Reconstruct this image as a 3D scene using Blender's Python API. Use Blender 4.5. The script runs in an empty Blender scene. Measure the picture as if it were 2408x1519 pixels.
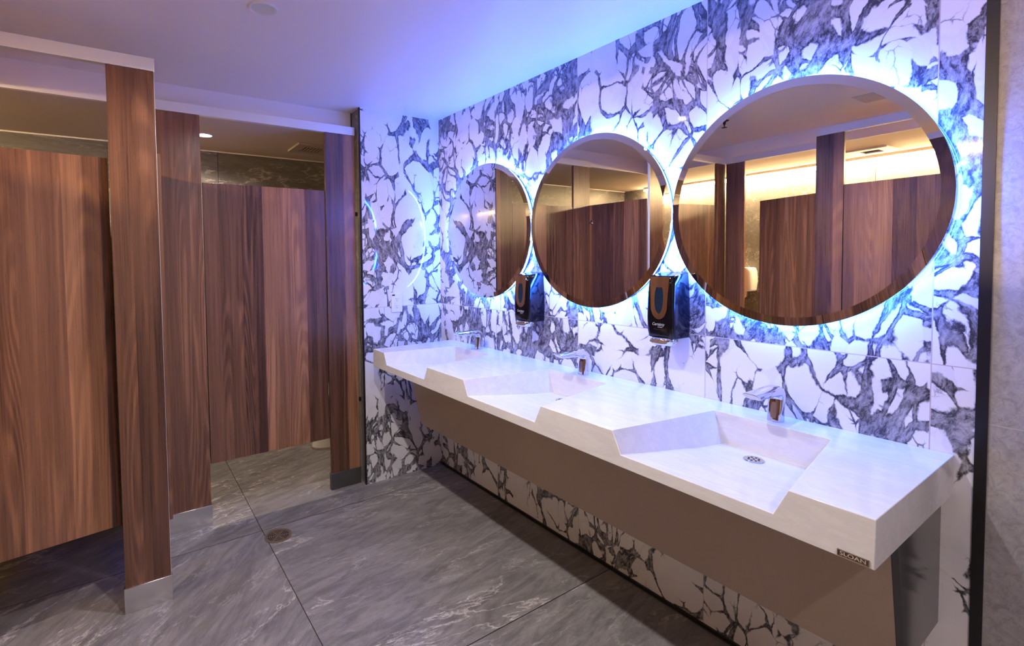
import bpy, bmesh, math, random
from mathutils import Vector, Matrix

R = math.radians
PI = math.pi
scn = bpy.context.scene
COL = scn.collection

# ------------------------------------------------------------------ camera
cam_d = bpy.data.cameras.new('camera')
cam = bpy.data.objects.new('camera', cam_d)
COL.objects.link(cam)
cam.location = (2.76709, -1.76997, 1.37622)
cam.rotation_euler = (R(87.79356), R(0.75226), R(56.87222))
cam_d.sensor_width = 36
cam_d.sensor_fit = 'HORIZONTAL'
cam_d.lens = 17.3493
cam_d.shift_x = 0.065922
cam_d.shift_y = -0.043457
cam_d.clip_start = 0.02
scn.camera = cam

# ------------------------------------------------------------------ world, exposure
w = bpy.data.worlds.new('world')
scn.world = w
w.use_nodes = True
w.node_tree.nodes['Background'].inputs[0].default_value = (0.5, 0.5, 0.6, 1)
w.node_tree.nodes['Background'].inputs[1].default_value = 0.02
scn.view_settings.view_transform = 'Standard'
scn.view_settings.look = 'None'
scn.view_settings.gamma = 1
scn.view_settings.use_curve_mapping = False
scn.view_settings.exposure = 0.25

# lamp powers, used by the fixture builders below
HALL_W = 58.0        # recessed hall downlights
HALL_C = (1.0, 0.92, 0.90)
STALL_W = 75.0       # stall downlight
STALL_C = (1.0, 0.80, 0.62)
LINEAR_E = 150.0      # linear wall light in the stalls
LINEAR_C = (1.0, 0.70, 0.36)
RING_E = 285.0       # LED band behind each mirror
RING_C = (0.035, 0.15, 1.0)

# ------------------------------------------------------------------ node helpers
class NT:
    def __init__(s, name):
        s.m = bpy.data.materials.new(name)
        s.m.use_nodes = True
        s.t = s.m.node_tree
        s.b = s.t.nodes['Principled BSDF']
    def n(s, typ, **kw):
        nd = s.t.nodes.new(typ)
        for k, v in kw.items():
            setattr(nd, k, v)
        return nd
    def put(s, sock, v):
        if isinstance(v, bpy.types.NodeSocket):
            s.t.links.new(v, sock)
        elif v is not None:
            sock.default_value = v
    def math(s, op, a, b=None, c=None, clamp=False):
        nd = s.n('ShaderNodeMath', operation=op, use_clamp=clamp)
        s.put(nd.inputs[0], a); s.put(nd.inputs[1], b)
        if c is not None: s.put(nd.inputs[2], c)
        return nd.outputs[0]
    def smooth(s, v, a, b, o0=0.0, o1=1.0):
        nd = s.n('ShaderNodeMapRange', interpolation_type='SMOOTHSTEP')
        for i, x in enumerate((v, a, b, o0, o1)): s.put(nd.inputs[i], x)
        return nd.outputs[0]
    def lin(s, v, a, b, o0=0.0, o1=1.0):
        nd = s.n('ShaderNodeMapRange')
        for i, x in enumerate((v, a, b, o0, o1)): s.put(nd.inputs[i], x)
        return nd.outputs[0]
    def xyz(s, a=0.0, b=0.0, c=0.0):
        nd = s.n('ShaderNodeCombineXYZ')
        for i, x in enumerate((a, b, c)): s.put(nd.inputs[i], x)
        return nd.outputs[0]
    def pos(s):
        p = s.n('ShaderNodeTexCoord').outputs['Object']
        nd = s.n('ShaderNodeSeparateXYZ'); s.put(nd.inputs[0], p)
        return p, nd.outputs[0], nd.outputs[1], nd.outputs[2]
    def vadd(s, a, b):
        nd = s.n('ShaderNodeVectorMath', operation='ADD'); s.put(nd.inputs[0], a); s.put(nd.inputs[1], b)
        return nd.outputs[0]
    def vmul(s, a, b):
        nd = s.n('ShaderNodeVectorMath', operation='MULTIPLY'); s.put(nd.inputs[0], a); s.put(nd.inputs[1], b)
        return nd.outputs[0]
    def noise(s, v, scale, detail=3, rough=.55, dist=0.0, color=False):
        nd = s.n('ShaderNodeTexNoise'); s.put(nd.inputs['Vector'], v)
        nd.inputs['Scale'].default_value = scale; nd.inputs['Detail'].default_value = detail
        nd.inputs['Roughness'].default_value = rough; nd.inputs['Distortion'].default_value = dist
        return nd.outputs['Color' if color else 'Fac']
    def vor(s, v, scale, feature='F1', rand=1.0):
        nd = s.n('ShaderNodeTexVoronoi', feature=feature); s.put(nd.inputs['Vector'], v)
        nd.inputs['Scale'].default_value = scale; nd.inputs['Randomness'].default_value = rand
        return nd
    def mix(s, f, a, b):
        nd = s.n('ShaderNodeMix', data_type='RGBA')
        s.put(nd.inputs[0], f)
        s.put(nd.inputs[6], a if isinstance(a, bpy.types.NodeSocket) else (*a, 1) if len(a) == 3 else a)
        s.put(nd.inputs[7], b if isinstance(b, bpy.types.NodeSocket) else (*b, 1) if len(b) == 3 else b)
        return nd.outputs[2]
    def bump(s, h, strength=.2, dist=.002):
        nd = s.n('ShaderNodeBump'); nd.inputs['Strength'].default_value = strength
        nd.inputs['Distance'].default_value = dist; s.put(nd.inputs['Height'], h)
        s.put(s.b.inputs['Normal'], nd.outputs[0])
    def out(s, color=None, rough=None, metal=None, spec=None, coat=None):
        if color is not None: s.put(s.b.inputs['Base Color'], color if isinstance(color, bpy.types.NodeSocket) else (*color, 1))
        if rough is not None: s.put(s.b.inputs['Roughness'], rough)
        if metal is not None: s.put(s.b.inputs['Metallic'], metal)
        if spec is not None: s.put(s.b.inputs['Specular IOR Level'], spec)
        if coat is not None: s.put(s.b.inputs['Coat Weight'], coat)
        return s.m

def flat(name, c, rough=.5, metal=0.0, var=.04, scale=40, spec=.5, coat=None):
    t = NT(name)
    p, x, y, z = t.pos()
    n = t.noise(p, scale, 4)
    col = t.mix(n, [max(0, v * (1 - var)) for v in c], [min(1, v * (1 + var)) for v in c])
    return t.out(col, rough, metal, spec, coat)

def marble():
    t = NT('breccia_marble_tile')
    p, x, y, z = t.pos()
    u = t.math('SUBTRACT', x, y)
    i = t.math('FLOOR', t.math('DIVIDE', t.math('SUBTRACT', x, .5866), .6))
    i = t.math('ADD', i, t.math('MULTIPLY', t.math('LESS_THAN', x, .004), 3.0))
    j = t.math('GREATER_THAN', z, 1.086)
    V = t.xyz(t.math('ADD', u, t.math('ADD', t.math('MULTIPLY', i, 3.37), t.math('MULTIPLY', j, 1.71))),
              t.math('ADD', z, t.math('MULTIPLY', i, 1.93)), t.math('MULTIPLY', i, .37))
    rot = t.n('ShaderNodeMapping'); t.put(rot.inputs[0], V)
    rot.inputs['Rotation'].default_value = (0, 0, R(24)); rot.inputs['Scale'].default_value = (1.0, .66, 1.0)
    V = rot.outputs[0]
    sub = t.n('ShaderNodeVectorMath', operation='SUBTRACT'); t.put(sub.inputs[0], t.noise(V, 3.0, 2, color=True)); sub.inputs[1].default_value = (.5, .5, .5)
    W = t.vadd(V, t.vmul(sub.outputs[0], (.22, .22, .22)))
    sub2 = t.n('ShaderNodeVectorMath', operation='SUBTRACT'); t.put(sub2.inputs[0], t.noise(V, 22.0, 4, .65, color=True)); sub2.inputs[1].default_value = (.5, .5, .5)
    W2 = t.vadd(W, t.vmul(sub2.outputs[0], (.022, .022, .022)))
    def net(v, sc, thick, soft):
        dd = t.vor(v, sc, 'DISTANCE_TO_EDGE').outputs['Distance']
        ff = t.vor(v, sc, 'F1').outputs['Distance']     # rounds the corners of each clast
        dd = t.math('ADD', t.math('SUBTRACT', dd, t.math('MULTIPLY', ff, .26)), .150)
        return (t.smooth(t.math('SUBTRACT', dd, thick), -soft, soft, 1.0, 0.0),
                t.smooth(t.math('SUBTRACT', dd, t.math('SUBTRACT', thick, soft * 2.2)), -soft, soft, 1.0, 0.0))
    field = t.noise(V, 2.3, 3, .6)                       # where the dark matrix gathers
    dense = t.smooth(field, .40, .53)
    core = t.smooth(field, .50, .63)
    wob = t.noise(W2, 8.0, 3, .6)
    # big white slabs with thin dark seams that swell now and then
    T1 = t.math('ADD', t.lin(t.noise(V, 4.0, 2), .36, .62, -.006, .036), t.math('MULTIPLY', dense, t.lin(wob, .35, .65, .0, .12)))
    big = net(W2, 6.4, T1, .014)
    # rounded clasts packed in the matrix
    T2 = t.math('ADD', t.lin(dense, 0.0, 1.0, -.07, .065), t.math('MULTIPLY', core, t.lin(wob, .35, .65, .0, .16)))
    clast = net(t.vadd(W2, (7.0, 3.0, 0.0)), 12.5, T2, .024)
    T3 = t.math('ADD', t.lin(core, 0.0, 1.0, -.10, .07), 0.0)
    peb = net(t.vadd(W2, (2.0, 9.0, 0.0)), 24.0, T3, .04)
    inn = t.math('MAXIMUM', big[1], t.math('MAXIMUM', clast[1], peb[1]), clamp=True)
    m = t.math('MAXIMUM', t.math('MAXIMUM', big[0], clast[0]), t.math('MULTIPLY', peb[0], .85), clamp=True)
    # a few clasts float whole inside the darkest matrix
    vd = t.vor(W2, 13.0, 'DISTANCE_TO_EDGE').outputs['Distance']
    sp = t.n('ShaderNodeSeparateColor'); t.put(sp.inputs[0], t.vor(W2, 13.0, 'F1').outputs['Color'])
    isl = t.smooth(t.math('SUBTRACT', vd, t.lin(sp.outputs[0], 0.0, 1.0, .06, .50)), -.01, .03)
    m = t.math('MULTIPLY', m, t.math('SUBTRACT', 1.0, t.math('MULTIPLY', isl, .92)))
    g = t.noise(t.vmul(W2, (1.0, .55, 1.0)), 70.0, 6, .78, .25)
    g2 = t.noise(W2, 14.0, 4, .6)
    gg = t.math('ADD', t.lin(g, .40, .62, -.15, .85), t.lin(g2, .3, .7, -.15, .30))
    gg = t.math('ADD', gg, t.lin(inn, 0.0, 1.0, -.28, .06), clamp=True)
    dark = t.mix(gg, (.050, .047, .055), (.42, .41, .42))
    cloud = t.noise(V, 5.0, 5, .6)
    white = t.mix(t.math('ADD', t.math('MULTIPLY', dense, .10), t.smooth(cloud, .52, .8, 0, .4), clamp=True), (.82, .81, .815), (.47, .465, .48))
    col = t.mix(m, white, dark)
    # grout
    fu = t.math('ABSOLUTE', t.math('SUBTRACT', t.math('FRACT', t.math('DIVIDE', t.math('SUBTRACT', x, .2866), .6)), .5))
    gv = t.math('MULTIPLY', t.math('LESS_THAN', fu, .0022), t.math('GREATER_THAN', x, .05))
    gh = t.math('LESS_THAN', t.math('ABSOLUTE', t.math('SUBTRACT', z, 1.086)), .0013)
    gr = t.math('MAXIMUM', gv, gh)
    col = t.mix(gr, col, (.50, .42, .40))
    rough = t.math('ADD', .045, t.math('MULTIPLY', gr, .5))
    return t.out(col, rough, spec=.5)

def slate(name, joint, base=(.095, .090, .088), hi=(.285, .265, .257), rough=.42, vein=(.62, .57, .54), scale=1.0, jw=.0016):
    t = NT(name)
    p, x, y, z = t.pos()
    idx = 0.0
    gr = None
    if joint == 'floor':
        ax, oy = t.math('DIVIDE', t.math('SUBTRACT', x, .173), 1.2), t.math('DIVIDE', t.math('ADD', y, .013), 1.2)
    elif joint == 'side':      # walls: u horizontal, z vertical
        ax, oy = t.math('DIVIDE', t.math('ADD', t.math('ADD', x, y), .018), .6), t.math('DIVIDE', t.math('SUBTRACT', z, .954), 1.2)
    else:
        ax, oy = t.math('DIVIDE', t.math('ADD', t.math('ADD', x, y), 2.232), 1.2), t.math('DIVIDE', t.math('SUBTRACT', z, -.114), 1.2)
    fa = t.math('FLOOR', ax); fb = t.math('FLOOR', oy)
    ea = t.math('ABSOLUTE', t.math('SUBTRACT', t.math('FRACT', t.math('ADD', ax, .5)), .5))
    eb = t.math('ABSOLUTE', t.math('SUBTRACT', t.math('FRACT', t.math('ADD', oy, .5)), .5))
    gr = t.math('MAXIMUM', t.math('LESS_THAN', ea, jw * (2 if joint == 'side' else 1)), t.math('LESS_THAN', eb, jw * .8))
    V = t.vadd(p, t.xyz(t.math('MULTIPLY', fa, 5.3), t.math('MULTIPLY', fb, 7.7), t.math('MULTIPLY', fa, 2.9)))
    if joint == 'floor':
        wn = t.n('ShaderNodeTexWhiteNoise', noise_dimensions='2D'); t.put(wn.inputs['Vector'], t.xyz(fa, fb, 0.0))
        vr = t.n('ShaderNodeVectorRotate', rotation_type='Z_AXIS'); t.put(vr.inputs['Vector'], V)
        t.put(vr.inputs['Angle'], t.math('MULTIPLY', t.math('SUBTRACT', wn.outputs['Value'], .5), 1.5))
        V = vr.outputs[0]
    mp = t.n('ShaderNodeMapping'); t.put(mp.inputs[0], V)
    mp.inputs['Rotation'].default_value = (0, 0, R(-52)) if joint == 'floor' else (R(35), R(35), 0)
    mp.inputs['Scale'].default_value = (1.0 * scale, .30 * scale, 1.0 * scale)
    V = mp.outputs[0]
    a = t.noise(V, 4.0, 8, .66, .4)
    b = t.noise(V, 34.0, 8, .78, .2)
    tone = t.math('ADD', t.math('MULTIPLY', t.lin(a, .3, .7), .6), t.math('MULTIPLY', t.lin(b, .3, .7), .45), clamp=True)
    col = t.mix(tone, base, hi)
    col = t.mix(t.smooth(t.noise(V, 3.0, 5, .6, .5), .55, .75, 0, .55), col, [v * .55 for v in base])
    # thin bright veins
    mp2 = t.n('ShaderNodeMapping'); t.put(mp2.inputs[0], V)
    mp2.inputs['Rotation'].default_value = (0, 0, R(38)); mp2.inputs['Scale'].default_value = (1.0, .8, 1.0)
    V2 = mp2.outputs[0]
    def veins(vec, sc, wdt, gate, amt, dist):
        n1 = t.noise(vec, sc, 8, .62, dist)
        line = t.smooth(t.math('ABSOLUTE', t.math('SUBTRACT', n1, .5)), 0.0, wdt, 1.0, 0.0)
        gt = t.smooth(t.noise(vec, sc * .7 + 1.0, 3, .6, 0), gate, gate + .10)
        return t.math('MULTIPLY', t.math('MULTIPLY', line, gt), amt)
    v1 = veins(V, 2.0, .0075, .46, .95, .1)
    v2 = veins(V2, 3.4, .0080, .47, .85, .1)
    v3 = veins(V, 9.0, .016, .50, .45, .1)
    vv = t.math('MAXIMUM', t.math('MAXIMUM', v1, v2), v3)
    scr = t.noise(t.vmul(V, (30.0, 9.0, 30.0)), 1.0, 6, .75, 1.0)
    col = t.mix(t.math('MULTIPLY', t.smooth(scr, .50, .68), .36), col, [v * 1.35 for v in hi])
    col = t.mix(t.math('MULTIPLY', t.smooth(scr, .52, .36), .50), col, [v * .7 for v in base])
    vv = t.math('MULTIPLY', vv, t.lin(b, .35, .6, .25, 1.0))
    col = t.mix(vv, col, vein)
    spk = t.smooth(t.noise(p, 260.0, 3, .7), .35, .7)
    col = t.mix(t.math('MULTIPLY', spk, .14), col, (.5, .48, .46))
    jc = (.012, .010, .010) if joint != 'side' else (.42, .39, .37)
    if joint == 'side': jc = (.45, .42, .40)
    col = t.mix(gr, col, jc)
    t.bump(t.math('SUBTRACT', b, t.math('MULTIPLY', gr, 2.0)), .18, .0012)
    return t.out(col, t.lin(b, .3, .7, rough - .06, rough + .1))

def walnut(name, seed, plank=.118, dark=1.0):
    t = NT(name)
    p, x, y, z = t.pos()
    c = t.math('ADD', t.math('ADD', x, y), seed)
    wob = t.noise(t.xyz(t.math('MULTIPLY', c, 1.0), 0.0, 3.0), 3.0, 1)
    pc = t.math('DIVIDE', t.math('ADD', c, t.math('MULTIPLY', wob, .10)), plank)
    idx = t.math('FLOOR', pc)
    wn = t.n('ShaderNodeTexWhiteNoise', noise_dimensions='1D'); t.put(wn.inputs['W'], t.math('ADD', idx, seed * 3.1))
    tone = wn.outputs['Value']
    wn2 = t.n('ShaderNodeTexWhiteNoise', noise_dimensions='1D'); t.put(wn2.inputs['W'], t.math('ADD', idx, 57.3))
    off = t.math('MULTIPLY', wn2.outputs['Value'], 9.0)
    # cathedral figure
    big = t.noise(t.xyz(t.math('MULTIPLY', c, 7.0), off, t.math('MULTIPLY', z, .55)), 1.0, 1.2, .4, .2)
    ring = t.math('SINE', t.math('MULTIPLY', big, 130.0))
    ring = t.smooth(ring, -.6, 1.0)
    gate = t.smooth(t.noise(t.xyz(t.math('MULTIPLY', c, 9.0), off, t.math('MULTIPLY', z, .5)), 1.0, 1), .42, .6)
    fine = t.noise(t.xyz(t.math('MULTIPLY', c, 230.0), off, t.math('MULTIPLY', z, 3.2)), 1.0, 4, .65, .3)
    mid = t.noise(t.xyz(t.math('MULTIPLY', c, 42.0), off, t.math('MULTIPLY', z, .9)), 1.0, 3, .6, .4)
    f = t.math('ADD', t.math('MULTIPLY', t.lin(fine, .3, .7), .26), t.math('MULTIPLY', t.lin(mid, .3, .7), .40))
    f = t.math('ADD', f, t.math('MULTIPLY', t.math('MULTIPLY', ring, gate), .32))
    f = t.math('ADD', t.math('MULTIPLY', f, .60), t.math('MULTIPLY', tone, .42), clamp=True)
    r = t.n('ShaderNodeValToRGB'); t.put(r.inputs[0], f)
    cr = r.color_ramp
    cr.elements[0].position = .12; cr.elements[0].color = (.055 * dark, .021 * dark, .011 * dark, 1)
    cr.elements[1].position = .95; cr.elements[1].color = (.50 * dark, .238 * dark, .112 * dark, 1)
    e = cr.elements.new(.5); e.color = (.210 * dark, .093 * dark, .047 * dark, 1)
    t.bump(fine, .05, .0006)
    return t.out(r.outputs[0], t.lin(fine, .2, .8, .24, .33), spec=.65)

def brushed():
    t = NT('brushed_stainless')
    p, x, y, z = t.pos()
    v = t.xyz(t.math('MULTIPLY', x, 8.0), t.math('MULTIPLY', y, 8.0), t.math('MULTIPLY', z, 900.0))
    n = t.noise(v, 1.0, 3)
    return t.out(t.mix(n, (.72, .71, .70), (.78, .77, .76)), t.lin(n, .2, .8, .20, .26), 1.0)

def solid_surface():
    t = NT('white_solid_surface')
    p, x, y, z = t.pos()
    v = t.vmul(t.vadd(p, (3.0, 1.0, 0.0)), (1.0, 3.2, 4.0))
    n = t.noise(v, 5.5, 6, .62, 1.4)
    f = t.noise(v, 42.0, 4, .7, .5)
    k = t.math('ADD', t.math('MULTIPLY', t.smooth(n, .42, .62), .6), t.math('MULTIPLY', t.lin(f, .35, .65), .4), clamp=True)
    return t.out(t.mix(k, (.68, .67, .66), (.76, .75, .74)), .17, spec=.5)

def emit(name, c, e):
    t = NT(name)
    t.b.inputs['Base Color'].default_value = (*c, 1)
    t.b.inputs['Emission Color'].default_value = (*c, 1)
    t.b.inputs['Emission Strength'].default_value = e
    return t.m

M = dict(
    marble=marble(),
    floor=slate('grey_slate_floor_tile', 'floor'),
    stone=slate('grey_stone_wall_tile', 'side', (.27, .26, .255), (.42, .405, .395), .45, (.42, .40, .38), 1.6),
    darkstone=slate('dark_slate_wall_tile', 'stall', (.085, .080, .075), (.155, .148, .14), .38, (.5, .46, .42), 1.0),
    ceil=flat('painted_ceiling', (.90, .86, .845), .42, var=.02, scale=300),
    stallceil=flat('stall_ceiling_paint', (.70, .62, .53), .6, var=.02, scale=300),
    wood1=walnut('walnut_laminate_a', 2.31), wood2=walnut('walnut_laminate_b', 5.17, .15),
    wood3=walnut('walnut_laminate_c', 8.63, .13), wood4=walnut('walnut_laminate_d', 12.9, .10),
    edge=flat('black_panel_edge', (.012, .011, .012), .4),
    alu=flat('anodised_aluminium', (.86, .86, .86), .35, .35, var=.03),
    steel=brushed(),
    hatchp=flat('hatch_paint', (.70, .64, .58), .5),
    steel_dark_refl=flat('brushed_steel_dark_reflection', (.13, .125, .12), .4, .7, var=.08),  # same steel as the other shoes, its dark reflection put into the colour
    counter=solid_surface(),
    chrome=flat('polished_chrome', (.66, .66, .68), .05, 1.0, var=.01),
    taupe=flat('taupe_laminate', (.37, .29, .225), .32, var=.05, scale=120),
    darkpanel=flat('dark_grey_gloss_panel', (.060, .055, .052), .14, var=.05),
    black=flat('black_metal_trim', (.006, .006, .007), .35),
    gloss=flat('black_gloss_plastic', (.004, .004, .007), .10, var=.1, spec=.45),
    window=flat('dark_blue_window', (.006, .022, .05), .05, var=.6, scale=140),
    letter=flat('grey_print', (.30, .30, .33), .4),
    white=flat('white_plastic', (.82, .81, .80), .3, var=.01),
    porcelain=flat('white_porcelain', (.72, .67, .60), .12, var=.01),
    paper=flat('white_paper', (.85, .83, .80), .9),
    mirror=flat('mirror_glass', (.80, .79, .77), .0, 1.0, var=.0),
    back=flat('mirror_backing', (.02, .03, .08), .3),
    brass=flat('aged_brass', (.36, .27, .20), .42, .7, var=.25, scale=90),
    hole=flat('drain_well', (.004, .004, .004), .9),
    grille=flat('beige_grille', (.52, .47, .41), .5),
    plate=flat('etched_metal_plate', (.16, .12, .09), .28, 1.0, var=.15),
    ring=emit('blue_led_band', RING_C, RING_E),
    lens=emit('downlight_lens', (.50, .47, .46), .10),
    slens=emit('stall_downlight_lens', (1.0, .86, .72), 14.0),
    linear=emit('linear_light_diffuser', LINEAR_C, LINEAR_E),
)

# ------------------------------------------------------------------ mesh helpers
def obj(name, bm, m, parent=None, smooth=False, bevel=0.0, loc=None, seg=2):
    me = bpy.data.meshes.new(name)
    bmesh.ops.recalc_face_normals(bm, faces=bm.faces)
    bm.to_mesh(me); bm.free()
    mats = m if isinstance(m, (list, tuple)) else [m]
    for mm in mats: me.materials.append(M[mm])
    if smooth:
        for f in me.polygons: f.use_smooth = True
    o = bpy.data.objects.new(name, me)
    COL.objects.link(o)
    if parent: o.parent = parent
    if loc: o.location = loc
    if bevel:
        b = o.modifiers.new('bevel', 'BEVEL'); b.width = bevel; b.segments = seg; b.limit_method = 'ANGLE'; b.angle_limit = R(30)
        for f in me.polygons: f.use_smooth = True
        try: me.set_sharp_from_angle(angle=R(40))
        except Exception: pass
    return o

def box(bm, x0, x1, y0, y1, z0, z1):
    vs = [bm.verts.new(c) for c in ((x0, y0, z0), (x1, y0, z0), (x1, y1, z0), (x0, y1, z0), (x0, y0, z1), (x1, y0, z1), (x1, y1, z1), (x0, y1, z1))]
    for f in ((0, 3, 2, 1), (4, 5, 6, 7), (0, 1, 5, 4), (1, 2, 6, 5), (2, 3, 7, 6), (3, 0, 4, 7)):
        bm.faces.new([vs[i] for i in f])
    return vs
def B(*a):
    bm = bmesh.new()
    if isinstance(a[0], (tuple, list)):
        for q in a: box(bm, *q)
    else: box(bm, *a)
    return bm
def loft(bm, rings, cap0=True, cap1=True, closed=True):
    rows = [[bm.verts.new(c) for c in r] for r in rings]
    n = len(rows[0])
    for a, b in zip(rows, rows[1:]):
        for i in range(n if closed else n - 1):
            bm.faces.new((a[i], a[(i + 1) % n], b[(i + 1) % n], b[i]))
    if cap0: bm.faces.new(rows[0][::-1])
    if cap1: bm.faces.new(rows[-1])
    return rows
def lathe(prof, n=48, axis='z', c=(0, 0, 0)):
    bm = bmesh.new(); rings = []
    for r, h in prof:
        row = []
        for i in range(n):
            a = 2 * PI * i / n
            if axis == 'z': row.append((c[0] + r * math.cos(a), c[1] + r * math.sin(a), c[2] + h))
            else: row.append((c[0] + r * math.cos(a), c[1] - h, c[2] + r * math.sin(a)))
        rings.append(row)
    loft(bm, rings)
    return bm
def sup(n, a, b, e=3.0):
    out = []
    for i in range(n):
        t = 2 * PI * i / n; c, s = math.cos(t), math.sin(t)
        out.append((a * math.copysign(abs(c) ** (2 / e), c), b * math.copysign(abs(s) ** (2 / e), s)))
    return out
def tag(o, label, cat, group=None):
    o['label'] = label; o['category'] = cat
    if group: o['group'] = group
    return o
def thing(name, label, cat, loc=(0, 0, 0), rz=0.0, group=None):
    o = bpy.data.objects.new(name, None); COL.objects.link(o)
    o.location = loc; o.rotation_euler = (0, 0, rz); o.empty_display_size = .05
    return tag(o, label, cat, group)
def struct(name, bm, m, **k):
    o = obj(name, bm, m, **k); o['kind'] = 'structure'
    return o
def copy_thing(root, loc, rz, label):
    r = root.copy(); COL.objects.link(r); r.location = loc; r.rotation_euler = (0, 0, rz); r['label'] = label
    for ch in list(root.children):
        c = ch.copy(); COL.objects.link(c); c.parent = r
        for g in list(ch.children):
            d = g.copy(); COL.objects.link(d); d.parent = c
    return r
def text(name, body, size, m, parent, loc, rot=(PI / 2, 0, 0), shear=0.0, depth=.0004, bold=0.0, sx=1.0):
    cu = bpy.data.curves.new(name, 'FONT'); cu.body = body; cu.size = size; cu.align_x = 'CENTER'; cu.align_y = 'CENTER'
    cu.extrude = depth; cu.shear = shear; cu.offset = bold; cu.resolution_u = 4
    to = bpy.data.objects.new(name, cu); COL.objects.link(to)
    bpy.context.view_layer.update()
    dg = bpy.context.evaluated_depsgraph_get()
    me = bpy.data.meshes.new_from_object(to.evaluated_get(dg))
    bpy.data.objects.remove(to)
    me.name = name; me.materials.clear(); me.materials.append(M[m])
    o = bpy.data.objects.new(name, me); COL.objects.link(o)
    o.parent = parent; o.location = loc; o.rotation_euler = rot; o.scale = (sx, 1, 1)
    return o
def lamp(name, kind, loc, power, color, parent=None, rot=(0, 0, 0), **k):
    l = bpy.data.lights.new(name, kind); l.energy = power; l.color = color
    for a, b in k.items(): setattr(l, a, b)
    o = bpy.data.objects.new(name, l); COL.objects.link(o)
    o.location = loc; o.rotation_euler = rot
    if parent: o.parent = parent
    return o

# ------------------------------------------------------------------ the room
H = 2.2894; SC = 2.160; XR = -1.05; YB = -3.40; XE = 4.3; PY = -.5577
struct('floor', B(XR - .1, XE + .1, YB - .1, .62, -.05, 0), 'floor')
struct('ceiling', B(-.137, XE + .1, -2.50, .1, H, H + .05), 'ceil')
struct('ceiling_bulkhead', B((-.16, -.137, -2.52, PY, SC, H + .03), (-.137, XE, -2.52, -2.50, SC, H + .03)), 'ceil')
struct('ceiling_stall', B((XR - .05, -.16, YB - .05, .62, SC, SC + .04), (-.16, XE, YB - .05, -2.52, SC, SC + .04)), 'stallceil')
struct('wall_right', B(0, 2.469, 0, .10, 0, H), 'marble')
struct('wall_right_near', B(2.491, XE, 0, .10, 0, H), 'stone')
struct('wall_end', B(-.012, 0, PY, 0, 0, H), 'marble')
struct('wall_pier', B(-.12, -.012, PY + .002, .10, 0, H), 'darkstone')
struct('wall_rear', B(XR - .08, XR, YB - .1, .62, 0, SC), 'darkstone')
struct('wall_stall_side', B(XR, -.12, .50, .60, 0, SC), 'darkstone')
struct('wall_left', B(XR, XE, YB - .08, YB, 0, SC), 'darkstone')
struct('wall_near', B(XE, XE + .08, YB, .1, 0, H), 'stone')
struct('trim_1', B(2.469, 2.491, -.004, .09, 0, H), 'black')
struct('trim_2', B(-.014, .003, PY - .003, PY + .003, 0, H), 'black')
struct('trim_3', B((-.001, .0015, PY, 0, H - .004, H), (-.12, -.013, PY - .001, PY + .003, H - .004, H)), 'white')
struct('baseboard_right', B(0.0, 2.469, -.010, 0, 0, .012), 'black')
struct('trim_4', B(XR, XR + .006, YB, .5, SC - .008, SC), 'white')

# ------------------------------------------------------------------ washroom counter
ZT, ZB, YF, XL, XRt = .8585, .757, -.5583, .135, 2.434
vt = thing('sink_counter', 'long white solid-surface counter with three sloping sinks along the marble wall', 'sink counter', (1.28, 0, .757))
def PT(x, y, z): return (x - 1.28, y, z - .757)
bm = bmesh.new()
V = lambda x, y, z: bm.verts.new(PT(x, y, z))
bl, br, fl, fr = V(XL, -.001, ZT), V(XRt, -.001, ZT), V(XL, YF, ZT), V(XRt, YF, ZT)
bbl, bbr, bfl, bfr = V(XL, -.001, ZB), V(XRt, -.001, ZB), V(XL, YF, ZB), V(XRt, YF, ZB)
top = [bl, fl]; front = [fl]
centers = (.510, 1.280, 2.0495)
for c in centers:
    q = {}
    for s, k in ((-1, 'l'), (1, 'r')):
        q[k] = dict(ft=V(c + s * .2335, YF, ZT), fb=V(c + s * .2035, YF, .7935), mid=V(c + s * .1405, -.24, .7645),
                    bb=V(c + s * .1225, -.128, .7605), bt=V(c + s * .1640, -.1205, ZT))
    L, Rr = q['l'], q['r']
    top += [L['ft'], L['bt'], Rr['bt'], Rr['ft']]
    front += [L['ft'], L['fb'], Rr['fb'], Rr['ft']]
    for S in (L, Rr):
        bm.faces.new((S['ft'], S['fb'], S['mid'])); bm.faces.new((S['ft'], S['mid'], S['bt'])); bm.faces.new((S['mid'], S['bb'], S['bt']))
    bm.faces.new((L['fb'], Rr['fb'], Rr['mid'], L['mid'])); bm.faces.new((L['mid'], Rr['mid'], Rr['bb'], L['bb']))
    bm.faces.new((L['bb'], Rr['bb'], Rr['bt'], L['bt']))
top += [fr, br]; front += [fr, bfr, bfl]
bm.faces.new(top); bm.faces.new(front)
bm.faces.new((bl, bbl, bfl, fl)); bm.faces.new((br, fr, bfr, bbr)); bm.faces.new((bl, br, bbr, bbl)); bm.faces.new((bbl, bbr, bfr, bfl))
obj('countertop', bm, 'counter', vt, bevel=.0016)
for c in centers:
    obj('sink_bowl', B(c - .19 - 1.28, c + .19 - 1.28, -.36, -.10, -.05, -.0005), 'counter', vt)
    dr = obj('sink_drain', lathe([(.0, .0), (.0275, .0), (.0275, .0015), (.0255, .0024), (.0, .0024)], 40, 'z', PT(c, -.205, .7645)), 'chrome', vt)
    hb = bmesh.new()
    for k in range(9):
        a = 2 * PI * k / 8; rr = .014 if k < 8 else 0
        ring = [(c - 1.28 + rr * math.cos(a) + .0033 * math.cos(b), -.205 + rr * math.sin(a) + .0033 * math.sin(b)) for b in [2 * PI * i / 12 for i in range(12)]]
        loft(hb, [[(u, v, .0100) for u, v in ring], [(u, v, .0103) for u, v in ring]])
    obj('drain_holes', hb, 'hole', dr)
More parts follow.
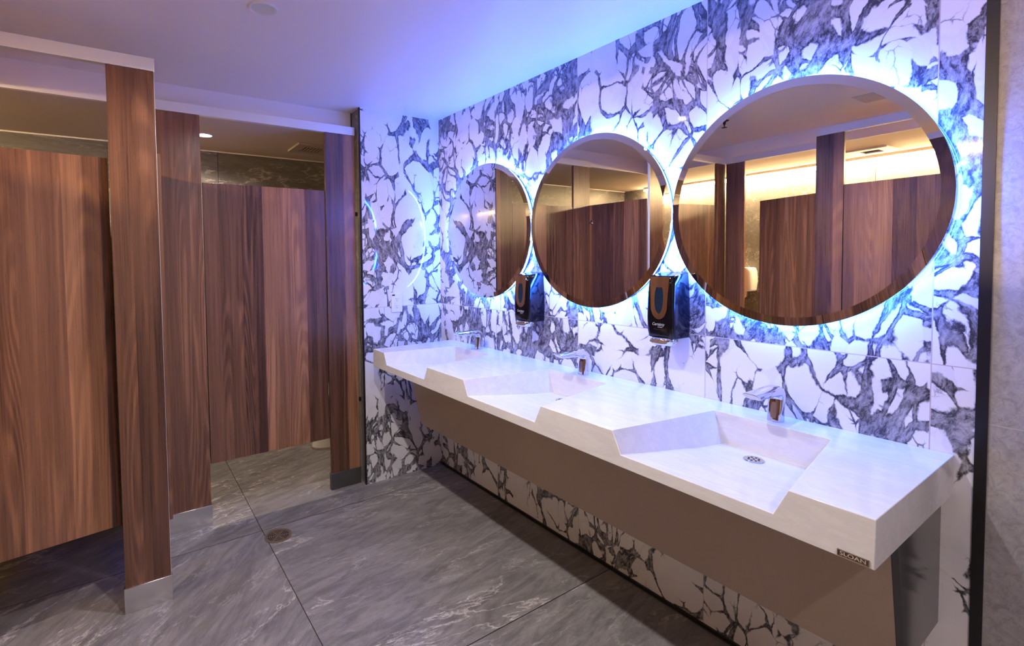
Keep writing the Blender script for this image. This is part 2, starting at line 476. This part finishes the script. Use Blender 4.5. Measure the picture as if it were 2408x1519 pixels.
pl = obj('maker_plate', B(2.3735 - 1.28, 2.4255 - 1.28, YF - .0018, YF - .0001, .0035, .0165), 'plate', vt, bevel=.0005)
rm = bmesh.new()
for q in ((2.3735, 2.4255, .0035, .0047), (2.3735, 2.4255, .0153, .0165), (2.3735, 2.3747, .0035, .0165), (2.4243, 2.4255, .0035, .0165)):
    box(rm, q[0] - 1.28, q[1] - 1.28, YF - .0027, YF - .0017, q[2], q[3])
obj('plate_rim', rm, 'brass', pl)
text('plate_lettering', 'SLOAN', .0112, 'chrome', pl, (2.3995 - 1.28, YF - .0021, .0100), bold=.0002, sx=1.22)

# skirt panel below the counter
sk = thing('counter_skirt', 'taupe sloping skirt panel hung below the white sink counter', 'skirt panel', (1.33, 0, .40))
bm = bmesh.new()
def sheet(bm, pts, off):
    a = [bm.verts.new(p) for p in pts]; b = [bm.verts.new((p[0] + off[0], p[1] + off[1], p[2] + off[2])) for p in pts]
    bm.faces.new(a); bm.faces.new(b[::-1])
    for i in range(len(pts)):
        j = (i + 1) % len(pts); bm.faces.new((a[i], a[j], b[j], b[i]))
x0, x1 = .265 - 1.33, 2.412 - 1.33
sheet(bm, [(x0, -.392, .3565), (x0, -.316, .005), (x1, -.316, .005), (x1, -.392, .3565)], (0, .012, .003))
obj('front_panel', bm, 'taupe', sk)
bm = bmesh.new()
sheet(bm, [(x1, -.345, .3565), (x1, -.272, .005), (x1, -.001, .005), (x1, -.001, .3565)], (-.012, 0, 0))
obj('side_panel', bm, 'darkpanel', sk)
bm = bmesh.new()
sheet(bm, [(x1 + .0008, -.391, .3560), (x1 + .0008, -.315, .005), (x1 + .0008, -.272, .005), (x1 + .0008, -.345, .3560)], (-.012, 0, 0))
obj('corner_strip', bm, 'black', sk)
bm = bmesh.new()
sheet(bm, [(x0, -.379, .3565), (x0, -.303, .008), (x0, -.001, .008), (x0, -.001, .3565)], (.012, 0, 0))
obj('side_panel', bm, 'darkpanel', sk)

# ------------------------------------------------------------------ faucets
def make_faucet(label):
    t = thing('faucet', label, 'faucet', (0, 0, 0), 0, 'sensor faucets on the counter')
    bm = bmesh.new(); rings = []
    # centre y, centre z, normal angle (0 = going up, 90 = going to -y), half width, half thickness
    secs = [(-.072, 0, 0, .0225, .0185), (-.072, .004, 0, .0225, .0185), (-.070, .030, 0, .0215, .0175), (-.066, .055, 0, .0215, .0172), (-.063, .070, 4, .0215, .0175),
            (-.0640, .082, 24, .0215, .0182), (-.0710, .092, 48, .0218, .0180), (-.0850, .0975, 72, .0222, .0165), (-.1050, .0985, 86, .0228, .0150), (-.140, .0985, 90, .0235, .0135), (-.180, .0990, 91, .0240, .0120), (-.200, .0995, 92, .0240, .0112)]
    for cy, cz, ang, hw, ht in secs:
        a = R(ang)
        rings.append([(u, cy + v * math.cos(a), cz + v * math.sin(a)) for u, v in sup(28, hw, ht, 3.2)])
    # slanted oval end
    for hw, ht, dy in ((.0240, .0128, .0), (.0230, .0118, -.0012)):
        rings.append([(u, -.2230 + dy - 1.35 * v, .0998 + v) for u, v in [(p[0], p[1]) for p in sup(28, hw, ht, 2.7)]])
    loft(bm, rings)
    obj('faucet_body', bm, 'chrome', t, smooth=True)
    t.children[0].data.set_sharp_from_angle(angle=R(38))
    f = bmesh.new()
    rg = [(u, -.2245 - 1.35 * v, .0998 + v) for u, v in sup(24, .0205, .0100, 2.4)]
    loft(f, [rg, [(x, y - .0007, z - .0005) for x, y, z in rg]])
    obj('spout_face', f, 'steel', t)
    obj('aerator', lathe([(.0, -.004), (.007, -.004), (.007, .004), (0, .004)], 16, 'z', (0, -.198, .0895)), 'black', t)
    obj('sensor_eye', lathe([(0, 0), (.0020, 0), (.0020, .0008), (0, .0008)], 12, 'y', (0, -.0826, .0655)), 'black', t)
    bm = bmesh.new()
    loft(bm, [[(u, -.0919 + z * .15 - k, .036 + v) for u, v in sup(24, .0085, .024, 4) for z in [.036 + v]] for k in (0, .0006)])
    obj('sensor_panel', bm, 'steel', t)
    return t
f1 = make_faucet('chrome sensor faucet over the middle sink')
f1.location = (centers[1], 0, ZT)
copy_thing(f1, (centers[0] - .003, 0, ZT), 0, 'chrome sensor faucet over the far left sink')
copy_thing(f1, (centers[2] + .001, 0, ZT), 0, 'chrome sensor faucet over the near sink by the round drain')

# ------------------------------------------------------------------ mirrors
def make_mirror(label):
    t = thing('round_mirror', label, 'mirror', (0, 0, 0), 0, 'round backlit mirrors')
    r = .3790
    obj('mirror_glass', lathe([(0, .033), (r - .004, .033), (r, .0335), (r, .0365), (r - .026, .0390), (0, .0390)], 160, 'y'), 'mirror', t, smooth=True)
    t.children[0].data.set_sharp_from_angle(angle=R(3))
    obj('mirror_backing', lathe([(0, .002), (r - .0095, .002), (r - .0095, .0325), (0, .0325)], 96, 'y'), 'back', t)
    bm = bmesh.new(); n = 120; rr = r - .0082
    rows = [[(rr * math.cos(2 * PI * i / n), -h, rr * math.sin(2 * PI * i / n)) for i in range(n)] for h in (.012, .022)]
    loft(bm, rows, False, False)
    obj('led_band', bm, 'ring', t)
    return t
MX, MS, MZ = .5336, .7606, 1.5345
m2 = make_mirror('middle of three round mirrors, reflecting a walnut stall side panel')
m2.location = (MX + MS, 0, MZ)
copy_thing(m2, (MX, 0, MZ), 0, 'round mirror nearest the corner, half filled by reflected marble')
copy_thing(m2, (MX + 2 * MS, -.002, MZ), R(-1.2), 'largest-looking round mirror, reflecting the warm lit stalls')

# ------------------------------------------------------------------ soap dispensers
def make_dispenser(label):
    t = thing('soap_dispenser', label, 'soap dispenser', (0, 0, 0), 0, 'black wall soap dispensers')
    def rr(w, d, z, rise=0.0, c=.016, yb=0.0):
        pts = [(-w, yb)]
        for k in range(7):
            a = PI + (PI / 2) * k / 6
            pts.append((-w + c + c * math.cos(a), -d + c + c * math.sin(a)))
        for k in range(7):
            a = 1.5 * PI + (PI / 2) * k / 6
            pts.append((w - c + c * math.cos(a), -d + c + c * math.sin(a)))
        pts.append((w, yb))
        return [(x, y, z + rise * (1 - min(1, -y / d))) for x, y in pts]
    bm = bmesh.new()
    loft(bm, [rr(.050, .090, 0.0), rr(.0535, .100, .004), rr(.0555, .106, .03), rr(.056, .108, .08), rr(.0545, .107, .15), rr(.0515, .104, .205, 0.004), rr(.0495, .101, .228, .008), rr(.047, .096, .2345, .012, .014)])
    obj('housing', bm, 'gloss', t, bevel=.0008)
    # chrome shield on the front, follows the slightly curved face
    def yf(z): return -(.1082 - .006 * max(0, (z - .08) / .155) ** 1.5)
    def shield(hw_top, ztop, zbot, n=20):
        pts = []
        zc = zbot + .052
        for k in range(n + 1):
            a = PI + PI * k / n
            pts.append((.0335 * math.cos(a), zc + .052 * math.sin(a)))
        for k in range(1, 7): pts.append((.0335 + (hw_top - .0335) * k / 6, zc + (ztop - zc) * k / 6))
        for k in range(6): pts.append((-hw_top + (hw_top - .0335) * k / 6, ztop - (ztop - zc) * k / 6))
        return pts
    sp = shield(.039, .231, .073)
    def band(inner, outer, d0, d1):
        bm = bmesh.new(); n = len(outer)
        loft(bm, [[(x, yf(z) - d0, z) for x, z in outer], [(x, yf(z) - d1, z) for x, z in outer], [(x, yf(z) - d1, z) for x, z in inner], [(x, yf(z) - d0, z) for x, z in inner]], False, False)
        return bm
    n = len(sp)
    import math as _m
    # matching ellipse points by angle about window centre
    cz = .150
    el = []
    for x, z in sp:
        a = _m.atan2((z - cz) / 1.9, x); el.append((.0175 * _m.cos(a), cz + .0560 * _m.sin(a)))
    obj('chrome_shield', band(el, sp, -.001, .0030), 'chrome', t)
    bm = bmesh.new()
    wn = [(.0180 * math.cos(2 * PI * k / 32), cz + .0565 * math.sin(2 * PI * k / 32)) for k in range(32)]
    loft(bm, [[(x, yf(z) + .001, z) for x, z in wn], [(x, yf(z) - .0018, z) for x, z in wn]])
    obj('refill_window', bm, 'window', t)
    bm = bmesh.new()
    loft(bm, [[(x, -.074 + y, z) for x, y in sup(32, a, b, 2.6)] for a, b, z in ((.036, .024, -.026), (.045, .033, -.021), (.049, .038, -.008), (.048, .037, .003), (.042, .028, .005))])
    tr = obj('push_lever', bm, 'chrome', t, smooth=True)
    bm = bmesh.new()
    loft(bm, [[(x * 1.0, -.1112 - k, -.010 + z) for x, z in sup(28, .036, .0078, 2.4)] for k in (0, .0006)])
    obj('lever_inset', bm, 'brass', tr)
    text('maker_lettering', 'Certainty', .0150, 'letter', t, (-.003, -.1084, .054), shear=.22, bold=.0004, sx=.86)
    text('foam_lettering', 'FOAM', .0068, 'letter', t, (.004, -.1084, .0435), shear=.22, bold=.0002)
    obj('cover_seam', B(-.022, .022, -.1078, -.1066, .0345, .0351), 'steel', t)
    return t
d2 = make_dispenser('black soap dispenser between the middle and the large-looking mirror')
d2.location = (1.672, 0, 1.071)
copy_thing(d2, (.913, 0, 1.060), 0, 'black soap dispenser between the corner mirror and the middle mirror')

# ------------------------------------------------------------------ power outlet
ot = thing('power_outlet', 'white double power outlet on the marble end wall', 'power outlet', (0, -.329, 1.108))
obj('cover_plate', B(0, .006, -.0385, .0385, -.0595, .0595), 'white', ot, bevel=.0025)
rc = obj('receptacle', B(.0055, .0075, -.0165, .0165, -.0335, .0335), 'white', ot, bevel=.001)
bm = bmesh.new()
for zz in (.0245, -.0185):
    box(bm, .0074, .0078, -.0080, -.0062, zz - .0045, zz + .0045); box(bm, .0074, .0078, .0050, .0065, zz - .0036, zz + .0036)
    loft(bm, [[(k, -.001 + .0024 * math.cos(a), zz - .0125 + .0024 * math.sin(a)) for a in [2 * PI * i / 12 for i in range(12)]] for k in (.0074, .0078)])
box(bm, .0074, .0078, -.0135, -.0115, -.0035, -.0015)
obj('socket_slots', bm, 'hole', rc)
obj('small_label', B(.0058, .0063, -.0335, -.0145, .0440, .0530), 'black', ot)

# ------------------------------------------------------------------ floor drain
fd = thing('floor_drain', 'round brass floor drain grate set in the slate floor', 'floor drain', (.268, -1.158, 0))
bm = bmesh.new()
def annulus(bm, r0, r1, z0, z1, n=48):
    loft(bm, [[(r * math.cos(2 * PI * i / n), r * math.sin(2 * PI * i / n), z) for i in range(n)] for r, z in ((r0, z0), (r1, z0), (r1, z1), (r0, z1), (r0, z0))], False, False)
annulus(bm, .055, .066, .0, .0034)
obj('drain_rim', bm, 'brass', fd)
bm = bmesh.new()
for k in range(6): annulus(bm, .005 + k * .0088, .0088 + k * .0088, .0012, .0028, 40)
for k in range(3):
    a = PI * k / 3 + .3
    ca, sa = math.cos(a), math.sin(a)
    pts = [(-.056, -.0022), (.056, -.0022), (.056, .0022), (-.056, .0022)]
    loft(bm, [[(ca * u - sa * v, sa * u + ca * v, z) for u, v in pts] for z in (.0012, .0029)])
obj('drain_grate', bm, 'brass', fd)
obj('drain_well', lathe([(0, .0), (.056, .0), (.056, .0010), (0, .0010)], 40), 'hole', fd)

# ------------------------------------------------------------------ stall fronts
HT, HB = 2.180, 2.130
TH = .019
def pilaster(label, x0, x1, y0, y1, m, shoe='steel', group='walnut pilasters'):
    t = thing('stall_pilaster', label, 'pilaster', ((x0 + x1) / 2, (y0 + y1) / 2, 0), 0)
    X, Y = (x1 - x0) / 2, (y1 - y0) / 2
    # the panel keeps world-scaled texture through its own vertices, origin at the foot
    obj('panel', B(-X, X, -Y, Y, .012, HB), m, t, bevel=.0008)
    obj('shoe', B(-X - .0045, X + .0045, -Y - .0045, Y + .0045, 0, .100), shoe, t, bevel=.001)
    return t
pA = pilaster('front-most walnut pilaster with a shiny steel shoe', .492 - TH, .492, -1.8005, -1.643, 'wood1')
obj('edge_strip', B(-.0092, .0092, .0786, .0796, .10, HB), 'alu', pA)
pB = pilaster('walnut pilaster standing just behind the front-most one', -.053 - TH, -.053, -1.613, -1.4170, 'wood2')
pD = pilaster('narrow walnut pilaster fixed beside the stone pier', -.0535 - TH, -.0535, -.757, -.574, 'wood3', 'steel_dark_refl')
for zz in (.52, 1.66):
    b = obj('wall_bracket', B(-.006, .006, .0915, .108, zz - .012, zz + .012), 'black', pD)
pL = pilaster('walnut pilaster left of the front-most stall door', .492 - TH, .492, -2.455, -2.335, 'wood2')
pM = pilaster('walnut pilaster round the corner, seen in the near mirror', .500, .647, -2.455 - TH, -2.455, 'wood4')
pN = pilaster('walnut pilaster facing the near mirror under its own headrail', 1.317, 1.464, -2.030 - TH, -2.030, 'wood3')
obj('edge_strip', B(.0742, .0752, -.0092, .0092, .10, HB), 'black', pN)

def rail(label, x0, x1, y0, y1, end=None):
    t = thing('headrail', label, 'headrail', ((x0 + x1) / 2, (y0 + y1) / 2, HB), 0)
    X, Y = (x1 - x0) / 2, (y1 - y0) / 2
    obj('rail', B(-X, X, -Y, Y, .0008, HT - HB), 'alu', t, bevel=.001)
    return t, X, Y
r1, X, Y = rail('aluminium headrail on top of the front-most walnut pilaster', .492 - .026, .4955, -2.470, -1.6435)
obj('end_cap', B(-X - .0006, X + .0006, Y, Y + .0035, -.002, .0512), 'alu', r1, bevel=.0008)
rail('long aluminium headrail over the far stall door, ending at the stone pier', -.053 - .026, -.0495, -1.628, -.5695)
r3, X, Y = rail('aluminium headrail round the corner, seen in the near mirror', .4955, 1.300, -2.476, -2.450)
r4, X, Y = rail('aluminium headrail facing the near mirror', 1.3165, XE, -2.054, -2.026)

def door(label, w, z0, z1, m, loc, rz, hinge=-1):
    t = thing('stall_door', label, 'stall door', loc, rz)
    obj('panel', B(0, w, -TH, 0, z0, z1), m, t, bevel=.0008)
    obj('edge_band', B((-.0008, -.0001, -TH - .0002, .0002, z0, z1), (w + .0001, w + .0008, -TH - .0002, .0002, z0, z1)), 'edge', t)
    return t
# local x runs along the door, front face at local y = 0 (towards +y local)
# far stall door: plane x = -0.06, from y=-0.763 to y=-1.411 ; rz=-90 -> local x -> -y, local y -> +x
door('closed walnut door of the far stall beside the stone pier', .648, .315, 1.790, 'wood1', (-.060, -.763, 0), R(-90))
ang = math.atan2(.082, .525)
door('front-most walnut stall door, standing slightly ajar at the left edge', .524, .318, 1.792, 'wood3', (.402, -1.807, 0), R(-90) + ang)
door('walnut stall door reflected on the right side of the near mirror', .72, .32, 1.806, 'wood4', (1.468, -2.032, 0), 0)
door('dark walnut door panel standing open round the corner', .50, .32, 1.800, 'wood2', (.774, -2.440, 0), math.atan2(.135, .42))
pO = pilaster('walnut pilaster at the right end of the long mirrored stall row', 2.20, 2.36, -2.030 - TH, -2.030, 'wood1')
door('walnut stall door beside the camera side of the row', .62, .32, 1.806, 'wood3', (2.37, -2.032, 0), 0)
pilaster('last walnut pilaster of the row near the entry', 3.00, 3.16, -2.030 - TH, -2.030, 'wood2')
door('last walnut stall door of the row near the entry', .62, .32, 1.806, 'wood1', (3.17, -2.032, 0), 0)

# divider panels
dv = thing('stall_divider', 'walnut side panel between the two front stalls, reflected in the middle mirror', 'divider panel', (-.27, -1.634, 0))
obj('panel', B(XR + .27 + .004, .742, -.006, .006, .32, 1.815), 'wood3', dv)
hk = obj('coat_hook', B((.218, .238, .006, .009, 1.655, 1.690), (.224, .232, .009, .032, 1.664, 1.669), (.224, .232, .028, .032, 1.664, 1.682)), 'chrome', dv)
dv4 = thing('stall_divider', 'walnut divider panel left of the front-most stall', 'divider panel', (-.30, -2.470, 0))
obj('panel', B(XR + .30 + .004, .765, -.006, .006, .32, 1.80), 'wood1', dv4)
dv2 = thing('stall_divider', 'walnut divider panel behind the row facing the near mirror', 'divider panel', (1.325, -2.72, 0))
obj('panel', B(-.006, .006, YB + 2.72 + .004, .664, .32, 1.80), 'wood2', dv2)
dv3 = thing('stall_divider', 'second walnut divider panel further along the mirrored row', 'divider panel', (2.28, -2.72, 0))
obj('panel', B(-.006, .006, YB + 2.72 + .004, .664, .32, 1.80), 'wood4', dv3)

# ------------------------------------------------------------------ toilet in the far stall
tt = thing('toilet', 'white toilet base showing under the far stall door', 'toilet', (-.775, -.30, 0))
bm = bmesh.new()
def oval(cy, a, b, z, n=36, e=2.4): return [(x, cy + y, z) for x, y in sup(n, a, b, e)]
loft(bm, [oval(-.02, .118, .325, 0.0), oval(-.02, .116, .322, .02), oval(-.015, .112, .300, .10), oval(-.03, .118, .300, .20), oval(-.06, .155, .300, .30), oval(-.08, .182, .300, .37), oval(-.08, .184, .302, .395)])
obj('bowl', bm, 'porcelain', tt, smooth=True)
bm = bmesh.new(); loft(bm, [oval(-.08, .186, .305, .397), oval(-.08, .188, .307, .408), oval(-.08, .182, .300, .425)])
obj('seat', bm, 'white', tt, smooth=True)
obj('tank', B(-.20, .20, .26, .46, .38, .74), 'porcelain', tt, bevel=.02, seg=4)

# ------------------------------------------------------------------ ceiling fixtures
def downlight(label, x, y, z, lensm, power, color, spot=True, r=.048):
    t = thing('recessed_downlight', label, 'downlight', (x, y, z))
    bm = bmesh.new()
    n = 40
    loft(bm, [[(q * math.cos(2 * PI * i / n), q * math.sin(2 * PI * i / n), h) for i in range(n)] for q, h in ((r * .82, -.0005), (r * 1.06, -.0005), (r * 1.02, -.005), (r * .86, -.004), (r * .82, -.0005))], False, False)
    obj('trim_ring', bm, 'white', t)
    obj('lens', lathe([(0, -.0030), (r * .84, -.0030), (r * .84, -.0012), (0, -.0012)], 32), lensm, t)
    lamp('lamp', 'SPOT', (0, 0, -.012), power, color, t, spot_size=R(156), spot_blend=.9, shadow_soft_size=.022)
    return t
for k, (x, lab) in enumerate(((.897, 'recessed ceiling downlight in front of the middle mirror'), (1.754, 'recessed ceiling downlight in front of the nearer end of the counter'))):
    downlight(lab, x, -1.316, H, 'lens', HALL_W, HALL_C)
downlight('recessed ceiling downlight over the entry end of the room', 3.47, -1.316, H, 'lens', HALL_W, HALL_C)
downlight('bright recessed downlight in the stall ceiling above the far door', -.600, -1.322, SC, 'slens', STALL_W, STALL_C)

vn = thing('ceiling_vent', 'square vent grille in the far stall ceiling', 'air vent', (-.632, -.640, SC))
bm = bmesh.new()
for q in ((-.128, .128, -.130, -.078), (-.128, .128, .078, .130), (-.128, -.070, -.078, .078), (.070, .128, -.078, .078)):
    box(bm, *q, -.012, -.0005)
obj('vent_frame', bm, 'grille', vn)
obj('vent_duct', B(-.07, .07, -.078, .078, -.0010, -.0004), 'hole', vn)
for k in range(7):
    y = -.066 + k * .022
    bm = bmesh.new(); sheet(bm, [(-.07, y, -.003), (.07, y, -.003), (.07, y + .005, -.010), (-.07, y + .005, -.010)], (0, .0012, .0006))
    obj('slat', bm, 'grille', vn)
v2 = thing('ceiling_vent', 'square vent in the warm lit stall ceiling, seen in the near mirror', 'air vent', (1.255, -3.06, SC))
obj('vent_frame', B((-.13, .13, -.13, -.06, -.012, -.0005), (-.13, .13, .06, .13, -.012, -.0005), (-.13, -.06, -.06, .06, -.012, -.0005), (.06, .13, -.06, .06, -.012, -.0005)), 'white', v2)
obj('vent_duct', B(-.06, .06, -.06, .06, -.0010, -.0004), 'hole', v2)

ln = thing('linear_wall_light', 'long warm linear light running along the top of the stall wall', 'linear light', (1.7, YB, SC))
obj('housing', B(-2.42, 2.58, .0005, .105, -.022, -.001), 'grille', ln)
obj('diffuser', B(-2.415, 2.575, .002, .104, -.040, -.0221), 'linear', ln)

# toilet paper dispenser on the left wall
tp = thing('paper_dispenser', 'white toilet paper dispenser on the stall wall, seen in the near mirror', 'paper dispenser', (.165, YB, 1.03))
bm = bmesh.new()
loft(bm, [[(x, .001 + (y + 1) * .065, z) for x, y in [(p[0], p[1]) for p in sup(32, w, 1.0, 5)]] for w, z in ((.105, 0), (.118, .012), (.128, .10), (.122, .19), (.110, .222), (.095, .230))])
obj('cover', bm, 'white', tp, smooth=False, bevel=.003)
obj('side_window', B(-.129, -.1275, .02, .11, .03, .15), 'brass', tp)
bm = bmesh.new()
sheet(bm, [(-.05, .07, .002), (.05, .07, .002), (.046, .072, -.055), (.02, .075, -.075), (.012, .073, -.115), (.0, .074, -.08), (-.03, .07, -.06)], (0, .0008, 0))
obj('paper_sheet', bm, 'paper', tp)

# sprinkler and access hatch on the ceiling
sp = thing('fire_sprinkler', 'small black fire sprinkler on the hall ceiling', 'sprinkler', (.911, -1.705, H))
obj('escutcheon', lathe([(0, -.001), (.028, -.001), (.026, -.005), (.012, -.008), (0, -.008)], 28), 'black', sp)
obj('sprinkler_body', lathe([(0, -.008), (.009, -.008), (.008, -.026), (.0035, -.030), (.0035, -.046), (0, -.046)], 20), 'black', sp)
obj('deflector', lathe([(0, -.046), (.017, -.046), (.017, -.048), (0, -.048)], 24), 'black', sp)
tag(obj('ceiling_hatch', B(-.05, .05, -.10, .10, -.003, -.0003), 'hatchp', loc=(1.60, -1.985, H)), 'beige square access hatch on the hall ceiling', 'access hatch')
